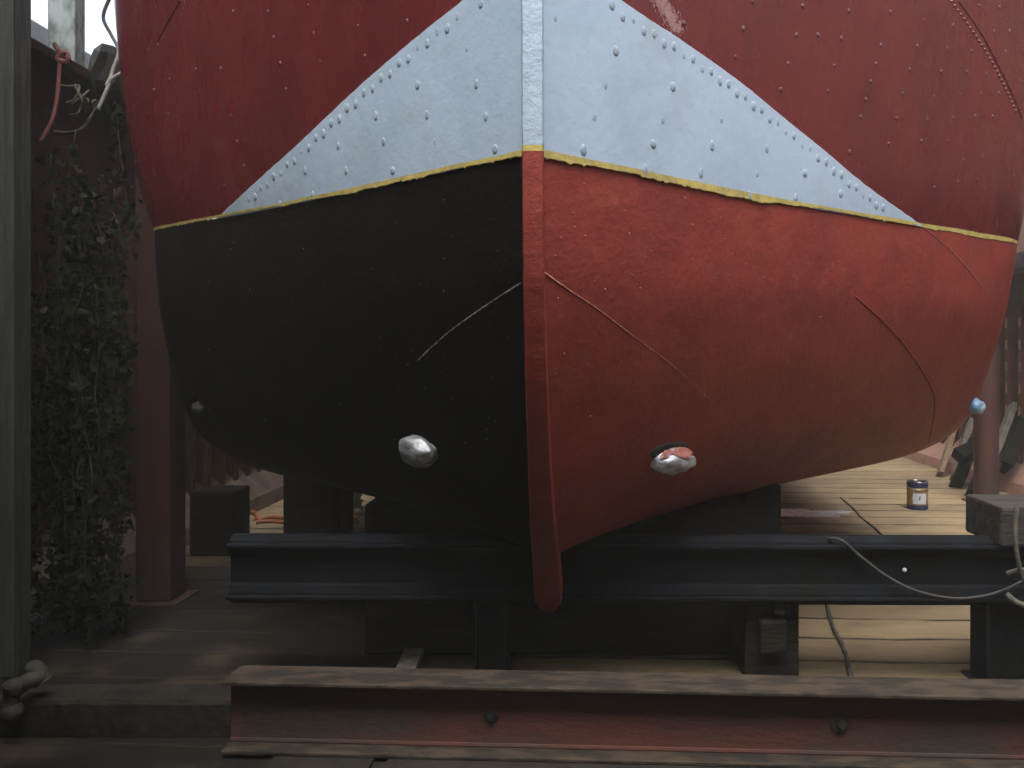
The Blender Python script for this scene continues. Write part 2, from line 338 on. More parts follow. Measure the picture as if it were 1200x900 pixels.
# ---------------------------------------------------------------- the boat
XC = -0.137; ZW = H+0.483; ZK = 0.535
sZ = make_curve([(0.28,2.97),(0.40,2.86),(0.542,2.72),(0.717,2.52),(0.991,2.32),(1.222,2.2),(1.433,2.13),(1.69,2.1),(3.5,2.04)])
FR = make_curve([(0,0.022),(0.38,0.43),(0.68,0.76),(0.92,1.06),(1.23,1.45),(1.5,1.80),(1.7,2.03),(1.82,2.105),(2.05,2.17),(2.4,2.23),(3.2,2.28),(5,2.3)])
FL = make_curve([(0,0.022),(0.51,0.60),(0.83,0.98),(1.05,1.26),(1.22,1.48),(1.36,1.625),(1.5,1.675),(1.8,1.70),(2.4,1.71),(5,1.72)])
def g(z):
    v = min(max((z-ZK)/0.56, 0), 1)
    return (1-(1-v)**3.5)**(1/3.6)
def half(side, t, z):
    F = FR if side > 0 else FL
    b = F(t)
    gg = g(z)
    b = 0.022+(b-0.022)*gg
    if z < ZW and side > 0: b *= 1-0.032*min(1, (ZW-z)/0.65)*min(1, t/1.2)
    if z > ZW: b *= 1+((0.075 if side < 0 else 0.03)*(1-math.exp(-(z-ZW)/0.35))+0.02*(z-ZW))*min(1, t/1.0)
    return b
def hullp(side, t, z): return Vector((XC+side*half(side, t, z), sZ(z)+t, z))
def hulln(side, t, z):
    e = 0.01; z = max(z, ZK+0.02)
    a = hullp(side, t+e, z)-hullp(side, max(t-e,0), z); b = hullp(side, t, z+e)-hullp(side, t, z-e)
    n = a.cross(b)*side; n.normalize()
    if n.x*side < 0: n = -n
    return n
TS = [i*0.02 for i in range(130)]+[2.6+i*0.1 for i in range(24)]+[5+i for i in range(9)]
def grid_part(side, tlist, zf0, zf1, nz, off=0.0, powz=1.0):
    bm = bmesh.new(); rows = []
    for t in tlist:
        z0, z1 = zf0(t), zf1(t); col = []
        for j in range(nz+1):
            z = z0+(z1-z0)*(j/nz)**powz
            p = hullp(side, t, z)
            if off: p = p+hulln(side, t, z)*off
            col.append(bm.verts.new(p))
        rows.append(col)
    for a, b in zip(rows, rows[1:]):
        for j in range(nz):
            f = (a[j], b[j], b[j+1], a[j+1])
            bm.faces.new(f if side > 0 else f[::-1])

    bm.normal_update(); return bm
ZTOP = 4.3
boat = thing('boat', 'riveted red boat with pale bow patch and half black, half red bottom', 'boat', loc=(XC, 2.1, 0.3))
OFF = Vector((XC, 2.1, 0.3))
def bput(name, bm, m, par=boat, smooth=True, label=None, angle=None, **k):
    bmesh.ops.translate(bm, vec=-OFF, verts=bm.verts)
    o = obj(name, bm, m, par, smooth, angle)
    if label: o['label'] = label
    return o
bvhs = []
for side in (-1, 1):
    bm = grid_part(side, TS, lambda t: ZW, lambda t: ZTOP, 40); bvhs.append(BVHTree.FromBMesh(bm))
    bput('topside_plating', bm, M['red_top'])
    bm = grid_part(side, TS, lambda t: ZK, lambda t: ZW, 60, powz=1.7); bvhs.append(BVHTree.FromBMesh(bm))
    bput('bottom_plating', bm, M['primer'] if side > 0 else M['black'], label='dull red painted bottom plating' if side > 0 else 'black painted bottom plating')
bm = bmesh.new()                                            # deck that closes the hull
vs = [bm.verts.new(hullp(1, t, ZTOP)) for t in TS]+[bm.verts.new(hullp(-1, t, ZTOP)) for t in reversed(TS)]
bm.faces.new(vs); bput('deck', bm, M['dark_grey'], smooth=False)
bm = bmesh.new()                                            # transom
zs = [ZK+(ZTOP-ZK)*j/30 for j in range(31)]
vs = [bm.verts.new(hullp(1, 13, z)) for z in zs]+[bm.verts.new(hullp(-1, 13, z)) for z in reversed(zs)]
bm.faces.new(vs); bput('transom', bm, M['red_top'], smooth=False)
def hit(px, py):
    o = Vector((0, 0, H)); d = (P(px, py, 1)-o).normalized(); best = None
    for b in bvhs:
        q = b.ray_cast(o, d)
        if q[0] is not None and (best is None or q[3] < best[2]): 
            n = q[1];  n = -n if n.dot(d) > 0 else n
            best = (q[0], n, q[3])
    return best
# pale riveted bow plates, 9 mm proud, with the sloping upper edge
edge_px = {-1: [(545,0),(500,36),(430,95),(350,170),(300,215),(250,261)], 1: [(725,0),(800,50),(870,100),(950,165),(1010,215),(1078,264)]}
EDGE = {}
for side in (-1, 1):
    tab = []
    for q in edge_px[side]:
        h = hit(*q); tab.append((h[0].y-sZ(h[0].z), h[0].z))
    t0, z0 = tab[0]; t1, z1 = tab[1]
    sl = (z1-z0)/(t1-t0)
    tab = [(0.0, z0-sl*t0+0.03)]+tab
    EDGE[side] = make_curve(tab); EDGE[side].tend = tab[-1][0]
BP = {}; PL = 0.0052
for side in (-1, 1):
    te = EDGE[side].tend; E = EDGE[side]
    tl = [0.0+te*i/180 for i in range(181)]
    jit = {i: 0.0022*noise.noise(Vector((t*40, side*3, 0))) for i, t in enumerate(tl)}
    bm = bmesh.new(); nz = 14; rows = []
    for i, t in enumerate(tl):
        z0 = ZW-0.004; z1 = max(E(t)+jit[i], z0+0.0015); col = []
        for j in range(nz+1):
            z = z0+(z1-z0)*j/nz; col.append(bm.verts.new(hullp(side, t, z)+hulln(side, t, z)*PL))
        col.append(bm.verts.new(hullp(side, t, z1+0.0015)+hulln(side, t, z1)*(PL-0.0012)))
        col.append(bm.verts.new(hullp(side, t, z1+0.0020)-hulln(side, t, z1)*0.003))
        rows.append(col)
    for a, b in zip(rows, rows[1:]):
        for j in range(nz+2):
            f = (a[j], b[j], b[j+1], a[j+1]); bm.faces.new(f if side > 0 else f[::-1])
    BP[side] = bput('bow_plate', bm, M['pale'], angle=35)
# yellow boot stripe with brushed, ragged edges
for side in (-1, 1):
    te = 1.75 if side > 0 else 1.5
    n_ = 900; rows = []; bm = bmesh.new()
    for i in range(n_+1):
        t = te*i/n_
        r1 = noise.noise(Vector((t*9, side*5, 1)))*0.007+noise.noise(Vector((t*60, side, 2)))*0.0035+noise.noise(Vector((t*190, side, 4)))*0.002
        r2 = noise.noise(Vector((t*7, side*5, 9)))*0.003+noise.noise(Vector((t*80, side, 7)))*0.001
        wdt = (0.025 if side > 0 else 0.018)*(1-0.3*min(1,t))*(0.75+0.5*noise.noise(Vector((t*3, side, 12))))
        z1 = ZW+0.009+r2; z0 = z1-wdt*1.05-abs(r1)*1.2+r1*0.5
        if noise.noise(Vector((t*35, side*2, 31))) > 0.30: z0 += 0.006*noise.noise(Vector((t*90, 3, 1)))
        if z0 > z1-0.004: z0 = z1-0.004
        rows.append([bm.verts.new(hullp(side, t, z)+hulln(side, t, z)*((PL+0.0016 if k_ else PL-0.0012) if t < EDGE[side].tend-0.02 else 0.0022)) for k_, z in ((0, z0), (1, z0+0.002), (1, z1))])
    for a, b in zip(rows, rows[1:]):
        for j in range(2):
            f = (a[j], b[j], b[j+1], a[j+1]); bm.faces.new(f if side > 0 else f[::-1])
    bput('boot_stripe', bm, M['yellow'], angle=20)
# stem bar
def stem_bar(zlist, name, m, cap0=False):
    bm = bmesh.new(); rings = []
    for i, z in enumerate(zlist):
        dz = 0.01; dirn = Vector((0, sZ(z+dz)-sZ(z-dz), 2*dz)).normalized()
        fw = Vector((0, -dirn.z, dirn.y))
        hw = interp([(0.30,0.050),(0.55,0.042),(0.9,0.032),(1.4,0.027),(4,0.0265)], z)
        if z < 0.38: hw *= math.sqrt(max(0.25, 1-((0.38-z)/0.065)**2))
        jt = 0.0012
        c = Vector((XC+ (0.0), sZ(z), z))
        sec = [(-1,-0.05),(-1,0.012),(-0.86,0.021),(-0.3,0.0235),(0.35,0.0235),(0.88,0.021),(1,0.012),(1,-0.05)]
        rings.append([bm.verts.new(c+Vector((x*hw+jt*noise.noise(Vector((z*30,x,0))), 0, 0))+fw*(f+jt*noise.noise(Vector((z*40,x*2,5))))) for x, f in sec])
    for a, b in zip(rings, rings[1:]):
        for j in range(8): bm.faces.new((a[j], a[(j+1)%8], b[(j+1)%8], b[j]))
    bm.faces.new(rings[0]); bm.faces.new(rings[-1][::-1])
    return bput(name, bm, m, angle=40)
ZS = ZW+0.017
stem_bar([ZS+i*0.02 for i in range(131)], 'stem_bar', M['pale_rough'])['label'] = 'pale pitted upper length of the stem bar'
lo = stem_bar([0.322+i*0.012 for i in range(int((ZS-0.016-0.322)/0.012)+1)]+[ZS-0.014], 'stem_bar', M['primer'])
lo['label'] = 'dull red lower length of the stem bar'
stem_bar([ZS-0.014, ZS-0.006, ZS], 'stem_stripe', M['yellow'])
# keel bar aft of the stem foot
bm = bmesh.new(); add_box(bm, (XC, 8.6, 0.56), (0.09, 10.8, 0.085), bev=0.005); bput('keel', bm, M['black'], smooth=False)

# rivets
def rivet_mesh(name, m, sx=1, sz=1, dep=0.45):
    bm = bmesh.new(); bmesh.ops.create_uvsphere(bm, u_segments=14, v_segments=8, radius=1)
    for v in bm.verts:
        v.co = Vector((v.co.x*sx, v.co.y*sz, v.co.z*dep))
    me = bpy.data.meshes.new(name); bm.to_mesh(me); bm.free(); me.materials.append(m)
    for p in me.polygons: p.use_smooth = True
    return me
RM_pale = rivet_mesh('rivet_head_pale', M['pale'], 1, 1.35, 0.28); RM_red = rivet_mesh('rivet_head_red', M['red_top'], 1, 1.25, 0.6)
def orient(n):
    z = n.normalized(); up = Vector((0,0,1)); x = up.cross(z).normalized(); y = z.cross(x)
    return Matrix((x, y, z)).transposed()
def rivet(px, py, r, me, par, off=0.008):
    h = hit(px, py)
    if not h: return None
    p, n, _ = h
    o = bpy.data.objects.new('rivet', me); C.objects.link(o); o.parent = par
    m4 = orient(n).to_4x4(); q = random.uniform(0.85, 1.15)
    o.matrix_local = Matrix.Translation(p+n*off-OFF) @ m4 @ Matrix.Diagonal((r*q, r*random.uniform(0.9,1.15), r*q, 1))
    return o
Lp = [(565,5),(549,58),(491,100),(560,99),(502,135),(571,137),(442,136),(451,166),(511,166),(582,175),(462,200),(520,198),(398,171),(359,200),(407,200),(368,228),(330,239),(323,220)]
Rp = [(720,60),(708,101),(695,138),(682,176),(649,22),(754,199),(787,102),(764,169),(833,171),(897,174),(820,203),(886,204),(942,203),(984,227),(931,232),(775,141),(844,141),(877,229)]
faint = {(549,58),(511,166),(323,220),(708,101),(695,138),(649,22),(775,141),(844,141),(886,204),(520,198)}
for q in Lp: rivet(*q, 0.0095, RM_pale, BP[-1], 0.0032 if q in faint else 0.0052)
for q in Rp: rivet(*q, 0.0105, RM_pale, BP[1], 0.0032 if q in faint else 0.0052)
for side in (-1, 1):                                      # closely spaced row along the sloping lap
    E = EDGE[side]; t = 0.16; k = 0
    while t < E.tend-0.05:
        z = E(t)-0.030-(0.010 if k % 2 else 0)
        if z > ZW+0.02:
            p = hullp(side, t, z); n = hulln(side, t, z)
            o = bpy.data.objects.new('rivet', RM_pale); C.objects.link(o); o.parent = BP[side]
            r = 0.0100*random.uniform(0.88, 1.12)
            o.matrix_local = Matrix.Translation(p+n*random.choice((0.0052,0.005,0.0035))-OFF) @ orient(n).to_4x4() @ Matrix.Diagonal((r, r, r, 1))
        t += 0.0275; k += 1
def c3(l): return [(140+.3223*x, .3223*y) for x, y in l]
def c5(l): return [(740+.3223*x, .3223*y) for x, y in l]
def c6(l): return [(980+.3333*x, .3333*y) for x, y in l]
red = c3([(413,42),(540,42),(685,20),(867,95),(560,136),(706,121),(584,230),(729,223),(892,203),(277,252),(367,250),(605,324),(407,421),(179,415),(428,515),(452,602),(382,675),(124,328),(105,180),(182,288),(140,160)])
red += [(477,25)]+c5([(190,85),(407,105),(623,22),(790,40),(942,45),(600,127),(678,127),(763,140),(908,165),(378,208),(570,232),(738,240),(543,326),(714,332),(852,362),(870,297),(889,232),(834,426),(986,340),(965,430),(793,552),(935,524),(440,5)])
red += c6([(190,42),(308,72),(411,90),(157,160),(285,162),(391,170),(476,180),(140,225),(258,245),(369,252),(460,252),(528,258),(235,330),(345,338),(436,332),(509,330),(572,328),(212,417),(321,420),(412,415),(487,408),(550,410),(86,412),(300,496),(393,496),(533,478),(47,536),(185,506),(448,563),(517,548),(428,640),(498,632),(345,660),(503,20),(574,25),(555,110),(610,110),(595,182)])
for q in red:
    h = hit(*q)
    if not h: continue
    sd_ = [o for o in boat.children if o.name.startswith('topside_plating')][0 if h[0].x < XC else 1]
    rivet(q[0], q[1], 0.0068 if q[0] > 640 else 0.0055, RM_red, sd_, 0.0)
# seams: raised laps with their rivet rows
def seam(pxs, r, m, name, par=boat, off=0.0, label=None, wob=0.1):
    pts = []
    for q in pxs:
        h = hit(*q)
        if h: pts.append(h[0]+h[1]*off)
    # densify in pixel space so the bead follows the skin
    dense = []
    P2 = [Vector((a, b)) for a, b in pxs]; sm = smooth_path(P2, 10)
    for q in sm:
        h = hit(q.x, q.y)
        if h: dense.append(h[0]+h[1]*off)
    if len(dense) < 3: return
    bm = bmesh.new(); add_tube(bm, dense, r, n=6, smooth=False, wob=wob)
    o = bput(name, bm, m, par)
    if label: o['label'] = label
seam([(638,320),(652,330),(668,341),(700,362),(745,396),(790,430),(850,485)], lambda s: 0.0030*(1-s)+0.0006, M['chip'], 'weld_seam')
seam([(610,332),(570,358),(530,386),(500,412)], lambda s: 0.0020, M['chip_pale'], 'weld_seam')
seam([(500,412),(488,424),(474,440)], lambda s: 0.0035*(1-s)+0.0004, M['chip_pale'], 'weld_seam', off=-0.002)
seam([(1003,348),(1030,372),(1055,398),(1078,430),(1094,462),(1094,490),(1088,520)], 0.0038, M['primer'], 'weld_seam', off=0.0, wob=0.0)
seam([(1080,264),(1105,285),(1130,310),(1150,335)], 0.0022, M['chip'], 'weld_seam')
seam([(1122,0),(1147,35),(1169,75),(1186,110),(1198,140)], 0.0035, M['red_top'], 'plate_lap', wob=0)
seam([(212,0),(200,20),(190,38),(184,50)], 0.003, M['red_top'], 'plate_lap', wob=0)
bm = bmesh.new()                                          # fine rivet row along the topside laps
for a, b, n_ in (((1115,2),(1190,130),26), ((216,3),(192,45),7), ((168,84),(152,120),5)):
    for i in range(n_):
        s = i/(n_-1); h = hit(a[0]+(b[0]-a[0])*s+6*math.sin(s*3.1), a[1]+(b[1]-a[1])*s)
        if h:
            q = bmesh.ops.create_icosphere(bm, subdivisions=2, radius=0.0062 if a[0] > 600 else 0.0035, matrix=Matrix.Translation(h[0]))
tag(bput('small_rivets', bm, M['red_top']), kind='stuff')
# bits of grit and paint nibs on the bottom paint
bm = bmesh.new(); bmk = bmesh.new()
for i in range(170):
    px, py = random.uniform(645, 1150), random.uniform(205, 520)
    h = hit(px, py)
    if h and h[0].z < ZW-0.02:
        bmesh.ops.create_icosphere(bm, subdivisions=1, radius=random.choice((0.0012,0.0014,0.002,0.003)), matrix=Matrix.Translation(h[0]))
for i in range(22):
    px, py = 633+random.uniform(-6,3), 210+i*14
    h = hit(max(px,630), py)
    if h: bmesh.ops.create_icosphere(bm, subdivisions=1, radius=0.0022, matrix=Matrix.Translation(h[0]+Vector((-0.006,-0.026,0))))
tag(bput('paint_nibs', bm, M['chip']), kind='stuff')
for i in range(90):
    h = hit(random.uniform(220, 600), random.uniform(225, 520))
    if h and h[0].z < ZW-0.02: bmesh.ops.create_icosphere(bmk, subdivisions=1, radius=random.choice((0.001,0.0012,0.0018)), matrix=Matrix.Translation(h[0]))
tag(bput('paint_nibs', bmk, M['chip_pale']), kind='stuff')
bm = bmesh.new()                                          # chalky scuff above the right bow plate
for i in range(900):
    s_ = random.random(); h = hit(768+27*s_**0.8+random.gauss(0,4.5), -4+40*s_+random.gauss(0,3))
    if h:
        m3 = orient(h[1]); r_ = random.uniform(0.0008, 0.0022); ph = random.random()*6.28
        bm.faces.new([bm.verts.new(h[0]+h[1]*0.0006+m3 @ Vector((math.cos(ph+a)*r_*random.uniform(.6,1.2), math.sin(ph+a)*r_*1.8, 0))) for a in (0,1.2,2.5,3.8,5)])
tag(bput('chalk_scuff', bm, M['chalk'], smooth=False), kind='stuff')
# zinc anodes
def anode(px, py, wx, hz, dep, m, tilt=0.0, label=None):
    while not hit(px, py): px += 2 if px < 600 else -2
    p, n, _ = hit(px, py)
    bm = bmesh.new(); bmesh.ops.create_icosphere(bm, subdivisions=5, radius=1)
    for v in bm.verts:
        c = v.co.copy(); pw = 1.0
        k = 1+0.16*noise.noise(c*1.6+Vector((px,0,0)))+0.018*noise.noise(c*5)+0.006*noise.noise(c*14)
        c = Vector((c.x*wx, c.y*hz*(1-0.22*c.x), c.z*dep))*k
        v.co = c
    mm = orient(n) @ Matrix.Rotation(tilt, 3, 'Z')
    bmesh.ops.transform(bm, matrix=mm.to_4x4(), verts=bm.verts); bmesh.ops.translate(bm, vec=p+n*dep*0.25, verts=bm.verts)
    o = bput('anode', bm, m, label=label); return p, n, mm
anode(494, 526, 0.088, 0.056, 0.045, M['zinc'], 0.1, 'silver oval anode on the black paint')
q_ = hit(785, 528)
bm = bmesh.new(); bmesh.ops.create_icosphere(bm, subdivisions=4, radius=1)
for v in bm.verts: v.co = orient(q_[1]) @ Vector((v.co.x*0.095, v.co.y*0.034, v.co.z*0.010))+q_[0]
bput('recess_shade', bm, M['iron'], label='dark flat patch for the shadow above the anode')  # near-flush dark patch standing for the shadowed cut
p, n, mm = anode(787, 538, 0.098, 0.047, 0.045, M['zinc'], -0.12, 'silver oval anode with red paint over its top')
bm = bmesh.new(); bmesh.ops.create_icosphere(bm, subdivisions=5, radius=1)                 # slopped red paint over its top
for v in list(bm.verts):
    c = v.co
    if c.y < 0.68+0.15*c.x+0.35*noise.noise(c*2.2): 
        bm.verts.remove(v)
for v in bm.verts:
    c = v.co; k = 1+0.05*noise.noise(c*6); v.co = mm @ (Vector((c.x*0.104, c.y*0.053, c.z*0.050))*k)+p+n*0.011
bput('paint_smear', bm, M['chip'])
bm = bmesh.new(); add_beam(bm, p+Vector((-0.13,-0.06,0.035)), p+Vector((-0.07,-0.03,0.02)), 0.004, 0.006, 0.001); bm.free()
anode(1140, 474, 0.042, 0.038, 0.045, M['blue_ball'], 0, 'pale blue rounded anode at the far turn of the bilge')
anode(236, 478, 0.032, 0.032, 0.03, M['tarp'], 0, 'dull anode at the left turn of the bilge')

# ---------------------------------------------------------------- supports and steel
# red I-beam in front
def ibeam(name, a, b, hgt, fw, tf, tw, mweb, mtop, label, cat, base):
    t = thing(name, label, cat, loc=base)
    B = Vector(base); a, b = Vector(a)-B, Vector(b)-B
    def part(nm, z, wd, ht, m, wob=0.0005, bev=0.003, steps=60):
        bm = bmesh.new(); x, y = wd/2, ht/2
        wob_ = wob
        extrude_section(bm, [(-x,-y+bev),(-x+bev,-y),(x-bev,-y),(x,-y+bev),(x,y-bev),(x-bev,y),(-x+bev,y),(-x,y-bev)], a+Vector((0,0,z)), b+Vector((0,0,z)), steps=steps, wob=wob)
        return obj(nm, bm, m, t)
    part('top_flange', hgt-tf/2, fw, tf, mtop)
    part('bottom_flange', tf/2, fw, tf, mtop)
    part('web', hgt/2, tw, hgt-2*tf, mweb, 0.0005)
    for zz in (tf+0.004, hgt-tf-0.004):                   # root fillets
        bm = bmesh.new(); add_tube(bm, [a+Vector((0,0,zz)), b+Vector((0,0,zz))], tw*0.9, n=10, smooth=False); obj('fillet', bm, mweb, t)
    return t
ib = ibeam('steel_beam', (-1.075,2.57,0.012), (1.75,2.43,0.012), 0.215, 0.135, 0.013, 0.012, M['beam_web'], M['beam_top'], 'rusty red I-beam lying across the foreground with a worn grimy top flange', 'steel beam', (0.3,2.5,0.012))
for px, r in ((985, 0.030), (573, 0.022)):
    X = (px-VX)/FX*2.47; Yb = 2.57+(X+1.075)*(-0.14/2.825)-0.006
    bm = bmesh.new()
    for rr, dp in ((r, 0.006), (r*0.45, 0.020)):
        add_lathe(bm, (0,0,0), [(rr,0),(rr,dp*0.7),(rr*0.85,dp)], n=20 if rr == r else 6)
    bmesh.ops.transform(bm, matrix=Matrix.Rotation(R(90),4,'X'), verts=bm.verts); bmesh.ops.translate(bm, vec=Vector((X,Yb,0.118))-Vector((0.3,2.5,0.012)), verts=bm.verts)
    obj('bolt', bm, M['iron'], ib)
# loose boards in front of / under the beam
for x0, x1, lab in ((-0.92,-0.625,'short stained board under the left part of the red beam'), (-0.585,1.6,'long stained board running under the red beam')):
    bm = bmesh.new(); add_box(bm, ((x0+x1)/2, 2.455-(x0+x1)*0.02, 0.005), (x1-x0, 0.24, 0.014), rotz(-0.045), 0.002)
    tag(obj('board', bm, M['kerb']), lab, 'board')
# low kerb beam on the left
bm = bmesh.new()
extrude_section(bm, [(-0.07,0),(0.07,0),(0.07,0.10),(0.06,0.113),(-0.062,0.113),(-0.07,0.10)], (-1.86,2.71,0.002), (-1.0,2.71,0.002), steps=30, wob=0.002)
tag(obj('low_beam', bm, M['kerb']), 'low dark grimy beam on the floor left of the red I-beam', 'beam')
# knuckled iron fitting at its left end
bm = bmesh.new()
add_tube(bm, [P(14,838,2.6),P(13,820,2.6),P(17,803,2.6)], lambda s: 0.022+0.010*abs(2*s-1)**1.5, n=14)
add_tube(bm, [P(16,810,2.6),P(30,800,2.62),P(50,792,2.66)], lambda s: 0.024, n=14)
add_tube(bm, [P(52,800,2.66),P(46,790,2.66),P(40,782,2.66)], lambda s: 0.026, n=14)
bmesh.ops.create_icosphere(bm, subdivisions=3, radius=0.032, matrix=Matrix.Translation(P(14,834,2.6)))
bmesh.ops.create_icosphere(bm, subdivisions=3, radius=0.030, matrix=Matrix.Translation(P(17,806,2.6)))
bmesh.ops.create_icosphere(bm, subdivisions=3, radius=0.027, matrix=Matrix.Translation(P(40,784,2.66)))
tag(obj('iron_cleat', bm, M['bone'], smooth=True), 'dusty knuckle-ended iron cleat at the foot of the grey timber post', 'cleat')
# blue cross beam under the hull with its posts
def bluebeam():
    a, b = (-1.29,3.10,0.31), (2.2,3.06,0.31)
    t = ibeam('cross_beam', a, b, 0.197, 0.13, 0.014, 0.05, M['blue_steel'], M['blue_steel'], 'dark blue steel beam crossing under the hull behind the stem foot', 'steel beam', (0.4,3.08,0.31))
    return t
bluebeam()
for x, lab in ((1.60,'dark blue steel post carrying the right end of the cross beam'), (-0.35,'dark steel post under the cross beam just left of the stem foot')):
    bm = bmesh.new(); wd = 0.2 if x > 0 else 0.12
    add_box(bm, (x-wd/2+0.006, 3.09, 0.155), (0.012, 0.13, 0.308)); add_box(bm, (x+wd/2-0.006, 3.09, 0.155), (0.012, 0.13, 0.308)); add_box(bm, (x, 3.09, 0.155), (wd-0.024, 0.012, 0.306)); add_box(bm, (x, 3.09, 0.004), (wd+0.05, 0.18, 0.007))
    bx_ = x if x < 0 else 1.51
    o = obj('support_post', bm, M['blue_steel']); o.location = (bx_-x, 0.0, 0)
    tag(o, lab, 'post', 'posts under the dark blue cross beam')
# weathered timber packer on the beam, right
bm = bmesh.new(); add_box(bm, (1.565, 3.12, 0.509+0.072), (0.26, 0.26, 0.14), rotz(0.04), 0.010, 0.002)
tag(obj('timber_packer', bm, M['timber_block']), 'weathered square timber packer sitting on the right end of the blue beam', 'timber')
# keel blocks
def block(name, c, s, m, lab, cat='keel block', grp=None, rz=0.0, bev=0.01):
    bm = bmesh.new(); add_box(bm, (0,0,0), s, rotz(rz), bev, 0.002); o = obj(name, bm, m); o.location = c
    return tag(o, lab, cat, grp)
block('keel_block', (-0.13,3.62,0.30), (1.50,0.55,0.59), M['timber_dark'], 'wide tarred keel block under the hull behind the blue beam')
block('bilge_block', (0.66,3.22,0.15), (0.20,0.24,0.296), M['timber_dark'], 'short dark block standing under the blue beam right of the stem', rz=0.05)
block('bilge_block', (0.72,3.70,0.36), (0.16,0.3,0.56), M['timber_dark'], 'tall dark block just right of the wide keel block, under the red bilge')
bm = bmesh.new(); add_box(bm, P(912,712,3.05), (0.035,0.03,0.05), bev=0.004); add_box(bm, P(905,745,3.06), (0.10,0.04,0.12), rotz(0.1), 0.01)
tag(obj('wedge', bm, M['timber_dark']), 'small dark wedge leaning on the short block below the blue beam', 'wedge')
block('bilge_block', ((256-VX)/FX*5.05,5.08,0.19), (0.25,0.26,0.37), M['timber_dark'], 'square black block on the floor beyond the left end of the cross beam')
block('shoring_timber', ((374-VX)/FX*5.5,5.5,0.30), (0.36,0.3,0.60), M['timber_dark'], 'broad dark upright shoring timber under the black bilge')
# loose plank receding under the hull, left
bm = bmesh.new(); add_beam(bm, P(470,800,3.05)+Vector((0,0,0.0)), Vector(((512-VX)/FX*4.05, 4.05, 0.03)), 0.075, 0.03)
o = obj('loose_plank', bm, M['plank_grey']); tag(o, 'narrow grey plank lying on the dark floor under the black bilge', 'plank')
# side posts
def side_post(x, y, wd, z1, lab, rnd=False):
    t = thing('dock_post', lab, 'post', 'dull red posts beside the hull', (x, y, 0))
    bm = bmesh.new(); 
    if rnd: add_tube(bm, [(0,0,0.012),(0,0,z1)], wd/2, n=28, smooth=False)
    else: add_box(bm, (0,0,z1/2+0.006), (wd, wd, z1-0.012), None, 0.012)
    obj('shaft', bm, M['post_red'], t, smooth=rnd, angle=40)
    bm = bmesh.new(); add_box(bm, (0,0,0.006), (wd+0.09, wd+0.09, 0.012), None, 0.003); obj('base_plate', bm, M['post_red'], t)
side_post(-2.055, 4.1, 0.165, 2.9, 'square dull red post close to the left side of the hull')
side_post(3.12, 6.70, 0.185, 3.4, 'round dull red post near the leaning timbers on the right', True)

# ---------------------------------------------------------------- things on the right deck
# paint can
Dc = H*FX/(596-VY); cx = (1075-VX)/FX*Dc; r = 0.0765; hh = 0.208
can = thing('paint_can', 'blue and gold paint can with a pale label standing on the plank deck', 'paint can', loc=(cx, Dc, 0.001))
bm = bmesh.new(); add_lathe(bm, (0,0,0), [(r*0.97,0),(r*1.01,0.004),(r,0.012),(r,0.035)], 40); obj('base_band', bm, M['can_blue'], can, True, 40)
bm = bmesh.new(); add_lathe(bm, (0,0,0), [(r,0.035),(r,0.165)], 40); obj('body', bm, M['can_gold'], can, True, 40)
bm = bmesh.new(); add_lathe(bm, (0,0,0), [(r,0.165),(r,hh-0.006)], 40); obj('top_band', bm, M['can_blue'], can, True, 40)
bm = bmesh.new(); add_lathe(bm, (0,0,0), [(r*1.02,hh-0.006),(r*1.03,hh-0.001),(r*1.0,hh+0.003),(r*0.9,hh+0.002),(r*0.86,hh-0.006),(0.001,hh-0.006)], 40); obj('lid', bm, M['tin'], can, True, 40)
bm = bmesh.new(); rows = []
for i in range(13):
    a = R(-90+(-38+76*i/12)-8); rows.append([bm.verts.new(((r+0.0012)*math.cos(a), (r+0.0012)*math.sin(a), z)) for z in (0.045,0.125)])
for a, b in zip(rows, rows[1:]): bm.faces.new((a[0], b[0], b[1], a[1]))
obj('label', bm, M['can_label'], can, True)
bm = bmesh.new()                                           # small dark glyph on the label
for a0, z0, a1, z1 in ((-102,0.072,-97,0.108),(-96,0.072,-96,0.100),(-104,0.090,-95,0.090)):
    pa = Vector(((r+0.0022)*math.cos(R(a0)), (r+0.0022)*math.sin(R(a0)), z0)); pb = Vector(((r+0.0022)*math.cos(R(a1)), (r+0.0022)*math.sin(R(a1)), z1))
    add_beam(bm, pa, pb, 0.001, 0.0045, 0.0)
obj('label_print', bm, M['can_blue'], can)
bm = bmesh.new(); add_tube(bm, [((r+0.004)*math.cos(a), (r+0.004)*math.sin(a), 0.172-0.02*math.sin(a-math.pi)) for a in [math.pi+math.pi*i/12 for i in range(13)]], 0.0018, n=6); obj('handle', bm, M['tin'], can, True)
# dried white paint on the boards
bm = bmesh.new(); Ds = H*FX/(601-VY); c0 = Vector(((925-VX)/FX*Ds, Ds, 0.003)); n_ = 90; ring = []
for i in range(n_):
    a = 2*math.pi*i/n_; k = 1+0.55*noise.noise(Vector((math.cos(a)*1.8, math.sin(a)*1.8, 3)))+0.12*noise.noise(Vector((math.cos(a)*9, math.sin(a)*9, 1)))
    ring.append(bm.verts.new(c0+Vector((0.44*math.cos(a)*k, 0.13*math.sin(a)*k, 0))))
r2 = [bm.verts.new(v.co*1+Vector((0,0,-0.004))) for v in ring]
bm.faces.new(ring)
for i in range(n_): bm.faces.new((ring[i], r2[i], r2[(i+1)%n_], ring[(i+1)%n_]))
tag(obj('paint_spill', bm, M['spill']), 'patch of dried white paint spilt on the plank deck', 'paint spill')
def dk(px, py, z=0.006):
    D = (H-z)*FX/(py-VY); return Vector(((px-VX)/FX*D, D, z))
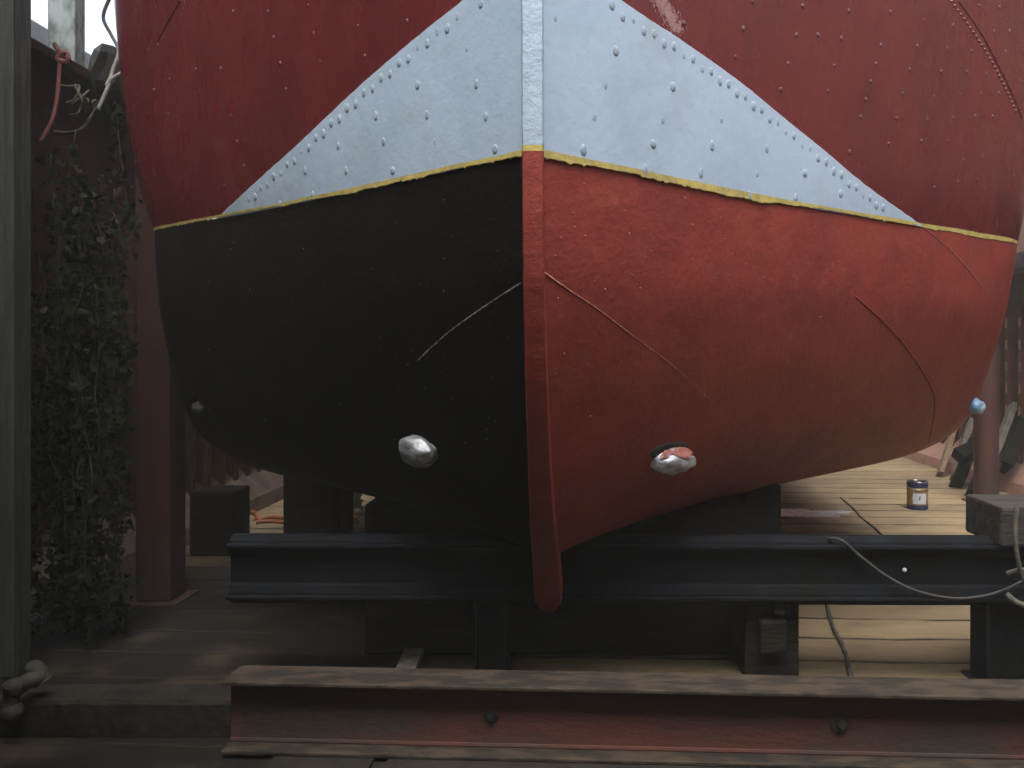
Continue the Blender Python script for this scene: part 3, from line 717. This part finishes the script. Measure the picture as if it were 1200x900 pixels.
bm = bmesh.new(); add_tube(bm, [dk(*q) for q in ((985,583),(1000,596),(1010,607),(1024,618),(1040,634),(1052,648),(1064,660))], 0.006, n=6, wob=0.3)
tag(obj('thin_line', bm, M['cable']), 'thin dark cord lying diagonally on the boards left of the paint can', 'cord')
bm = bmesh.new(); add_tube(bm, [dk(*q) for q in ((966,690),(968,705),(976,735),(985,752),(992,770),(998,800))], 0.009, n=6, wob=0.3)
tag(obj('rope_end', bm, M['cable']), 'dark cord lying on the deck seen below the blue beam', 'cord')
# cable over the blue beam
bm = bmesh.new(); yb = 3.02
add_tube(bm, [P(962,640,yb+0.02),P(966,633,yb+0.04),P(978,631,yb),P(990,636,yb-0.02),P(1008,652,yb-0.01),P(1040,676,yb-0.01),P(1075,693,yb-0.01),P(1115,701,yb-0.01),P(1150,699,yb-0.015),P(1180,690,yb-0.02),P(1215,672,yb-0.02)], 0.0055, n=8)
tag(obj('cable', bm, M['cable'], smooth=True), 'dusty cable looped over the blue beam and sagging along its face', 'cable')
bm = bmesh.new()
add_tube(bm, [P(1192,592,2.94),P(1190,620,2.93),P(1191,645,2.93),P(1197,672,2.94),P(1205,690,2.95)], 0.008, n=8)
add_tube(bm, [P(1180,672,2.97),P(1195,668,2.95),P(1215,668,2.95)], 0.008, n=8)
add_tube(bm, [P(1180,696,2.98),P(1192,706,2.95),P(1215,714,2.95)], 0.010, n=8)
tag(obj('rope', bm, M['rope_pale'], smooth=True), 'old grey rope draped over the timber packer on the right', 'rope')
bm = bmesh.new(); bmesh.ops.create_icosphere(bm, subdivisions=2, radius=0.008, matrix=Matrix.Translation(P(1060,668,3.045))); 
tag(obj('paint_blob', bm, M['spill']), 'small white dab stuck on the face of the blue beam', 'paint dab')
# leaning timbers
def lean(pa, Da, pb, Db, wd, th, m, lab, up=Vector((1,0,0))):
    bm = bmesh.new(); add_beam(bm, P(*pa, Da), P(*pb, Db), wd, th, 0.004, up=up)
    tag(obj('leaning_timber', bm, m), lab, 'timber', 'timbers leaning on the right dock wall')
lean((1101,556),8.05,(1118,503),8.3,0.12,0.04,M['plank_tan'],'tan plank leaning furthest left among the scraps on the right wall')
lean((1118,560),7.6,(1138,494),8.0,0.11,0.05,M['plank_grey'],'grey plank leaning beside the tan plank on the right wall')
lean((1121,568),7.4,(1140,520),7.7,0.16,0.10,M['timber_dark'],'thick dark timber leaning below the pale blue anode')
lean((1122,535),7.3,(1152,522),7.4,0.10,0.12,M['timber_dark'],'stubby dark timber lying across the leaning pieces left of the round post')
lean((1138,580),6.95,(1150,552),7.1,0.10,0.08,M['timber_dark'],'small black offcut leaning against the round red post')
lean((1163,540),7.2,(1188,474),7.4,0.10,0.05,M['plank_grey'],'grey topped plank leaning just right of the round red post')
lean((1176,548),7.15,(1203,478),7.4,0.20,0.10,M['timber_dark'],'broad dark timber leaning at the right edge of the view')
lean((1150,590),6.95,(1180,520),7.25,0.07,0.05,M['timber_dark'],'slim dark timber leaning behind the round red post')

# ---------------------------------------------------------------- left side clutter
bm = bmesh.new(); add_box(bm, (-2.155, 3.16, 1.75), (0.115, 0.10, 3.496), None, 0.006, 0.002)
tag(obj('timber_post', bm, M['timber_grey']), 'tall weathered grey timber post at the left edge of the view', 'post')
bm = bmesh.new(); Dg = 4.85
add_box(bm, ((78-VX)/FX*Dg, Dg, 2.2), (0.155, 0.10, 4.4), None, 0.008)
tag(obj('galvanised_post', bm, M['galv']), 'blotchy galvanised post rising behind the left dock wall', 'post')
# tarpaulin bundle between wall and hull
bm = bmesh.new(); bmesh.ops.create_icosphere(bm, subdivisions=3, radius=1)
for v in bm.verts:
    c = v.co.copy(); k = 1+0.35*noise.noise(c*1.5+Vector((4,0,0)))
    v.co = Vector((c.x*0.10, c.y*0.3, c.z*0.20))*k+P(143,100,4.9)
tag(obj('tarpaulin_bundle', bm, M['tarp']), 'dark grey tarpaulin bundle on the wall top beside the hull', 'tarpaulin')
bm = bmesh.new(); pts = [P(148,100,4.5), P(157,84,4.5), P(158,100,4.5), P(152,97,4.5)]
f = bm.faces.new([bm.verts.new(p) for p in pts]); bmesh.ops.solidify(bm, geom=[f], thickness=0.01)
tag(obj('rag', bm, M['white']), 'scrap of white cloth between the tarpaulin bundle and the hull', 'rag')
# ropes
bm = bmesh.new()
add_tube(bm, [P(64,52,3.7),P(70,60,3.65),P(80,66,3.6),P(78,72,3.6),P(68,70,3.6),P(70,64,3.6),P(78,62,3.6),P(80,70,3.6)], 0.010, n=8)
add_tube(bm, [P(70,68,3.6),P(69,90,3.6),P(66,120,3.58),P(60,143,3.56),P(48,165,3.55)], 0.008, n=8, wob=0.08)
tag(obj('red_rope', bm, M['rope_red'], smooth=True), 'knotted faded red rope hanging down the left dock wall', 'rope')
bm = bmesh.new()
add_tube(bm, [P(130,-5,4.0),P(121,20,4.0),P(131,42,4.0),P(139,60,4.0),P(132,82,3.95),P(128,98,3.9),P(115,128,3.85)], 0.008, n=8)
add_tube(bm, [P(152,78,4.0),P(140,86,3.95),P(131,92,3.9),P(128,98,3.9)], 0.006, n=8)
add_tube(bm, [P(141,-5,4.05),P(142,40,4.05),P(136,75,4.0),P(124,100,3.9)], 0.006, n=8)
tag(obj('pale_rope', bm, M['rope_light'], smooth=True), 'pale rope hanging in front of the sky beside the hull', 'rope')
bm = bmesh.new()
for pts in (((66,99),(80,101),(92,100),(92,108),(84,120)), ((78,120),(92,116),(104,106),(98,112),(84,122)), ((84,135),(92,132),(98,116),(104,118),(100,130)),
            ((64,154),(82,155),(100,148),(110,130),(113,118),(108,120),(110,132)), ((95,150),(104,140),(112,126)), ((88,100),(96,118),(92,134),(82,134))):
    add_tube(bm, [P(x, y, 3.6+0.03*math.sin(i*2+x)) for i, (x, y) in enumerate(pts)], lambda s: 0.0055*(1-0.4*s), n=6)
tag(obj('dry_vine', bm, M['tendril'], smooth=True), 'tangle of bare dry tendrils in front of the left dock wall', 'vine')
# ivy
iv = thing('climbing_plant', 'dark creeper hanging down beside the grey timber post', 'plant', loc=(-2.08,3.4,0))
O2 = Vector((-2.08,3.4,0))
bm = bmesh.new(); stems = []
for k in range(26):
    x0 = -2.22+0.27*random.random(); y0 = 3.36+0.2*random.random(); pts = []
    top = random.uniform(1.3, 2.25); z = top; x = x0
    while z > 0.02:
        pts.append(Vector((x+random.uniform(-.02,.02), y0+random.uniform(-.02,.02), z))); z -= random.uniform(0.1,0.2); x += random.uniform(-.025,.025); x = min(max(x,-2.25),-1.93)
    stems.append(pts); add_tube(bm, [p-O2 for p in pts], 0.003, n=5, k=3)
obj('stem', bm, M['stem'], iv, True)
def leaves(n_, zr, m, name, sz):
    bm = bmesh.new()
    for i in range(n_):
        st = random.choice(stems); ii = random.randrange(len(st)-1); p = st[ii].lerp(st[ii+1], random.random())+Vector((random.gauss(0,.018), random.gauss(0,.022), random.gauss(0,.012)))
        if not (zr[0] < p.z < zr[1]): continue
        s = sz*random.choice((0.45,0.7,0.9,1.2,1.5))
        rot = Matrix.Rotation(random.uniform(0,6.28),3,'Z') @ Matrix.Rotation(random.uniform(-1.2,1.2),3,'X') @ Matrix.Rotation(random.uniform(0,6.28),3,'Y')
        sh = [(0,-1,0),(0.7,-0.45,.15),(0.55,0.2,.1),(0,1,-.1),(-0.55,0.2,.1),(-0.7,-0.45,.15)]
        vs = [bm.verts.new(p-O2+rot @ (Vector(q)*s)) for q in sh]
        bm.faces.new((vs[0],vs[1],vs[2],vs[3])); bm.faces.new((vs[0],vs[3],vs[4],vs[5]))
    tag(obj(name, bm, m, iv), kind='stuff')
leaves(6500, (0.02,2.4), M['leaf'], 'foliage', 0.0155)
leaves(420, (1.35,2.2), M['dead'], 'withered_leaves', 0.016)
# orange hose and rag pile far left under the hull
bm = bmesh.new()
add_tube(bm, [dk(*q, z=0.02) for q in ((286,603),(292,599),(300,602),(304,609),(318,606),(340,607),(370,606),(420,607))], 0.016, n=8)
add_tube(bm, [dk(*q, z=0.05) for q in ((300,612),(320,611),(345,613),(380,610),(420,612))], 0.014, n=8)
tag(obj('hose', bm, M['hose'], smooth=True), 'orange hose coiled on the floor beyond the left end of the cross beam', 'hose')
bm = bmesh.new()
for i in range(5):
    q = bmesh.ops.create_icosphere(bm, subdivisions=3, radius=1)
    for v in q['verts']:
        c = v.co.copy(); v.co = Vector((c.x*.10, c.y*.12, c.z*.07))*(1+.5*noise.noise(c*2+Vector((i,0,0))))+P(405+random.uniform(-4,6), 572+i*12, 6.2)
tag(obj('rag_pile', bm, M['white'], smooth=True), 'crumpled white rags heaped behind the shoring timber', 'rags')

bm = bmesh.new(); add_box(bm, (0.5, 10, 1.85), (60, 60, 6.5))  # thin volume added to lift the dark tones, in place of lens veil
hz = bpy.data.materials.new('veil_air'); hz.use_nodes = True; n = hz.node_tree.nodes
n.remove(n['Principled BSDF']); pv = n.new('ShaderNodeVolumePrincipled'); pv.inputs['Color'].default_value = (0.85, 0.84, 0.76, 1)
pv.inputs['Density'].default_value = 0.009; hz.node_tree.links.new(pv.outputs[0], n['Material Output'].inputs['Volume'])
tag(obj('veil_haze', bm, hz), kind='stuff')
sc.render.resolution_x = 1024; sc.render.resolution_y = 768
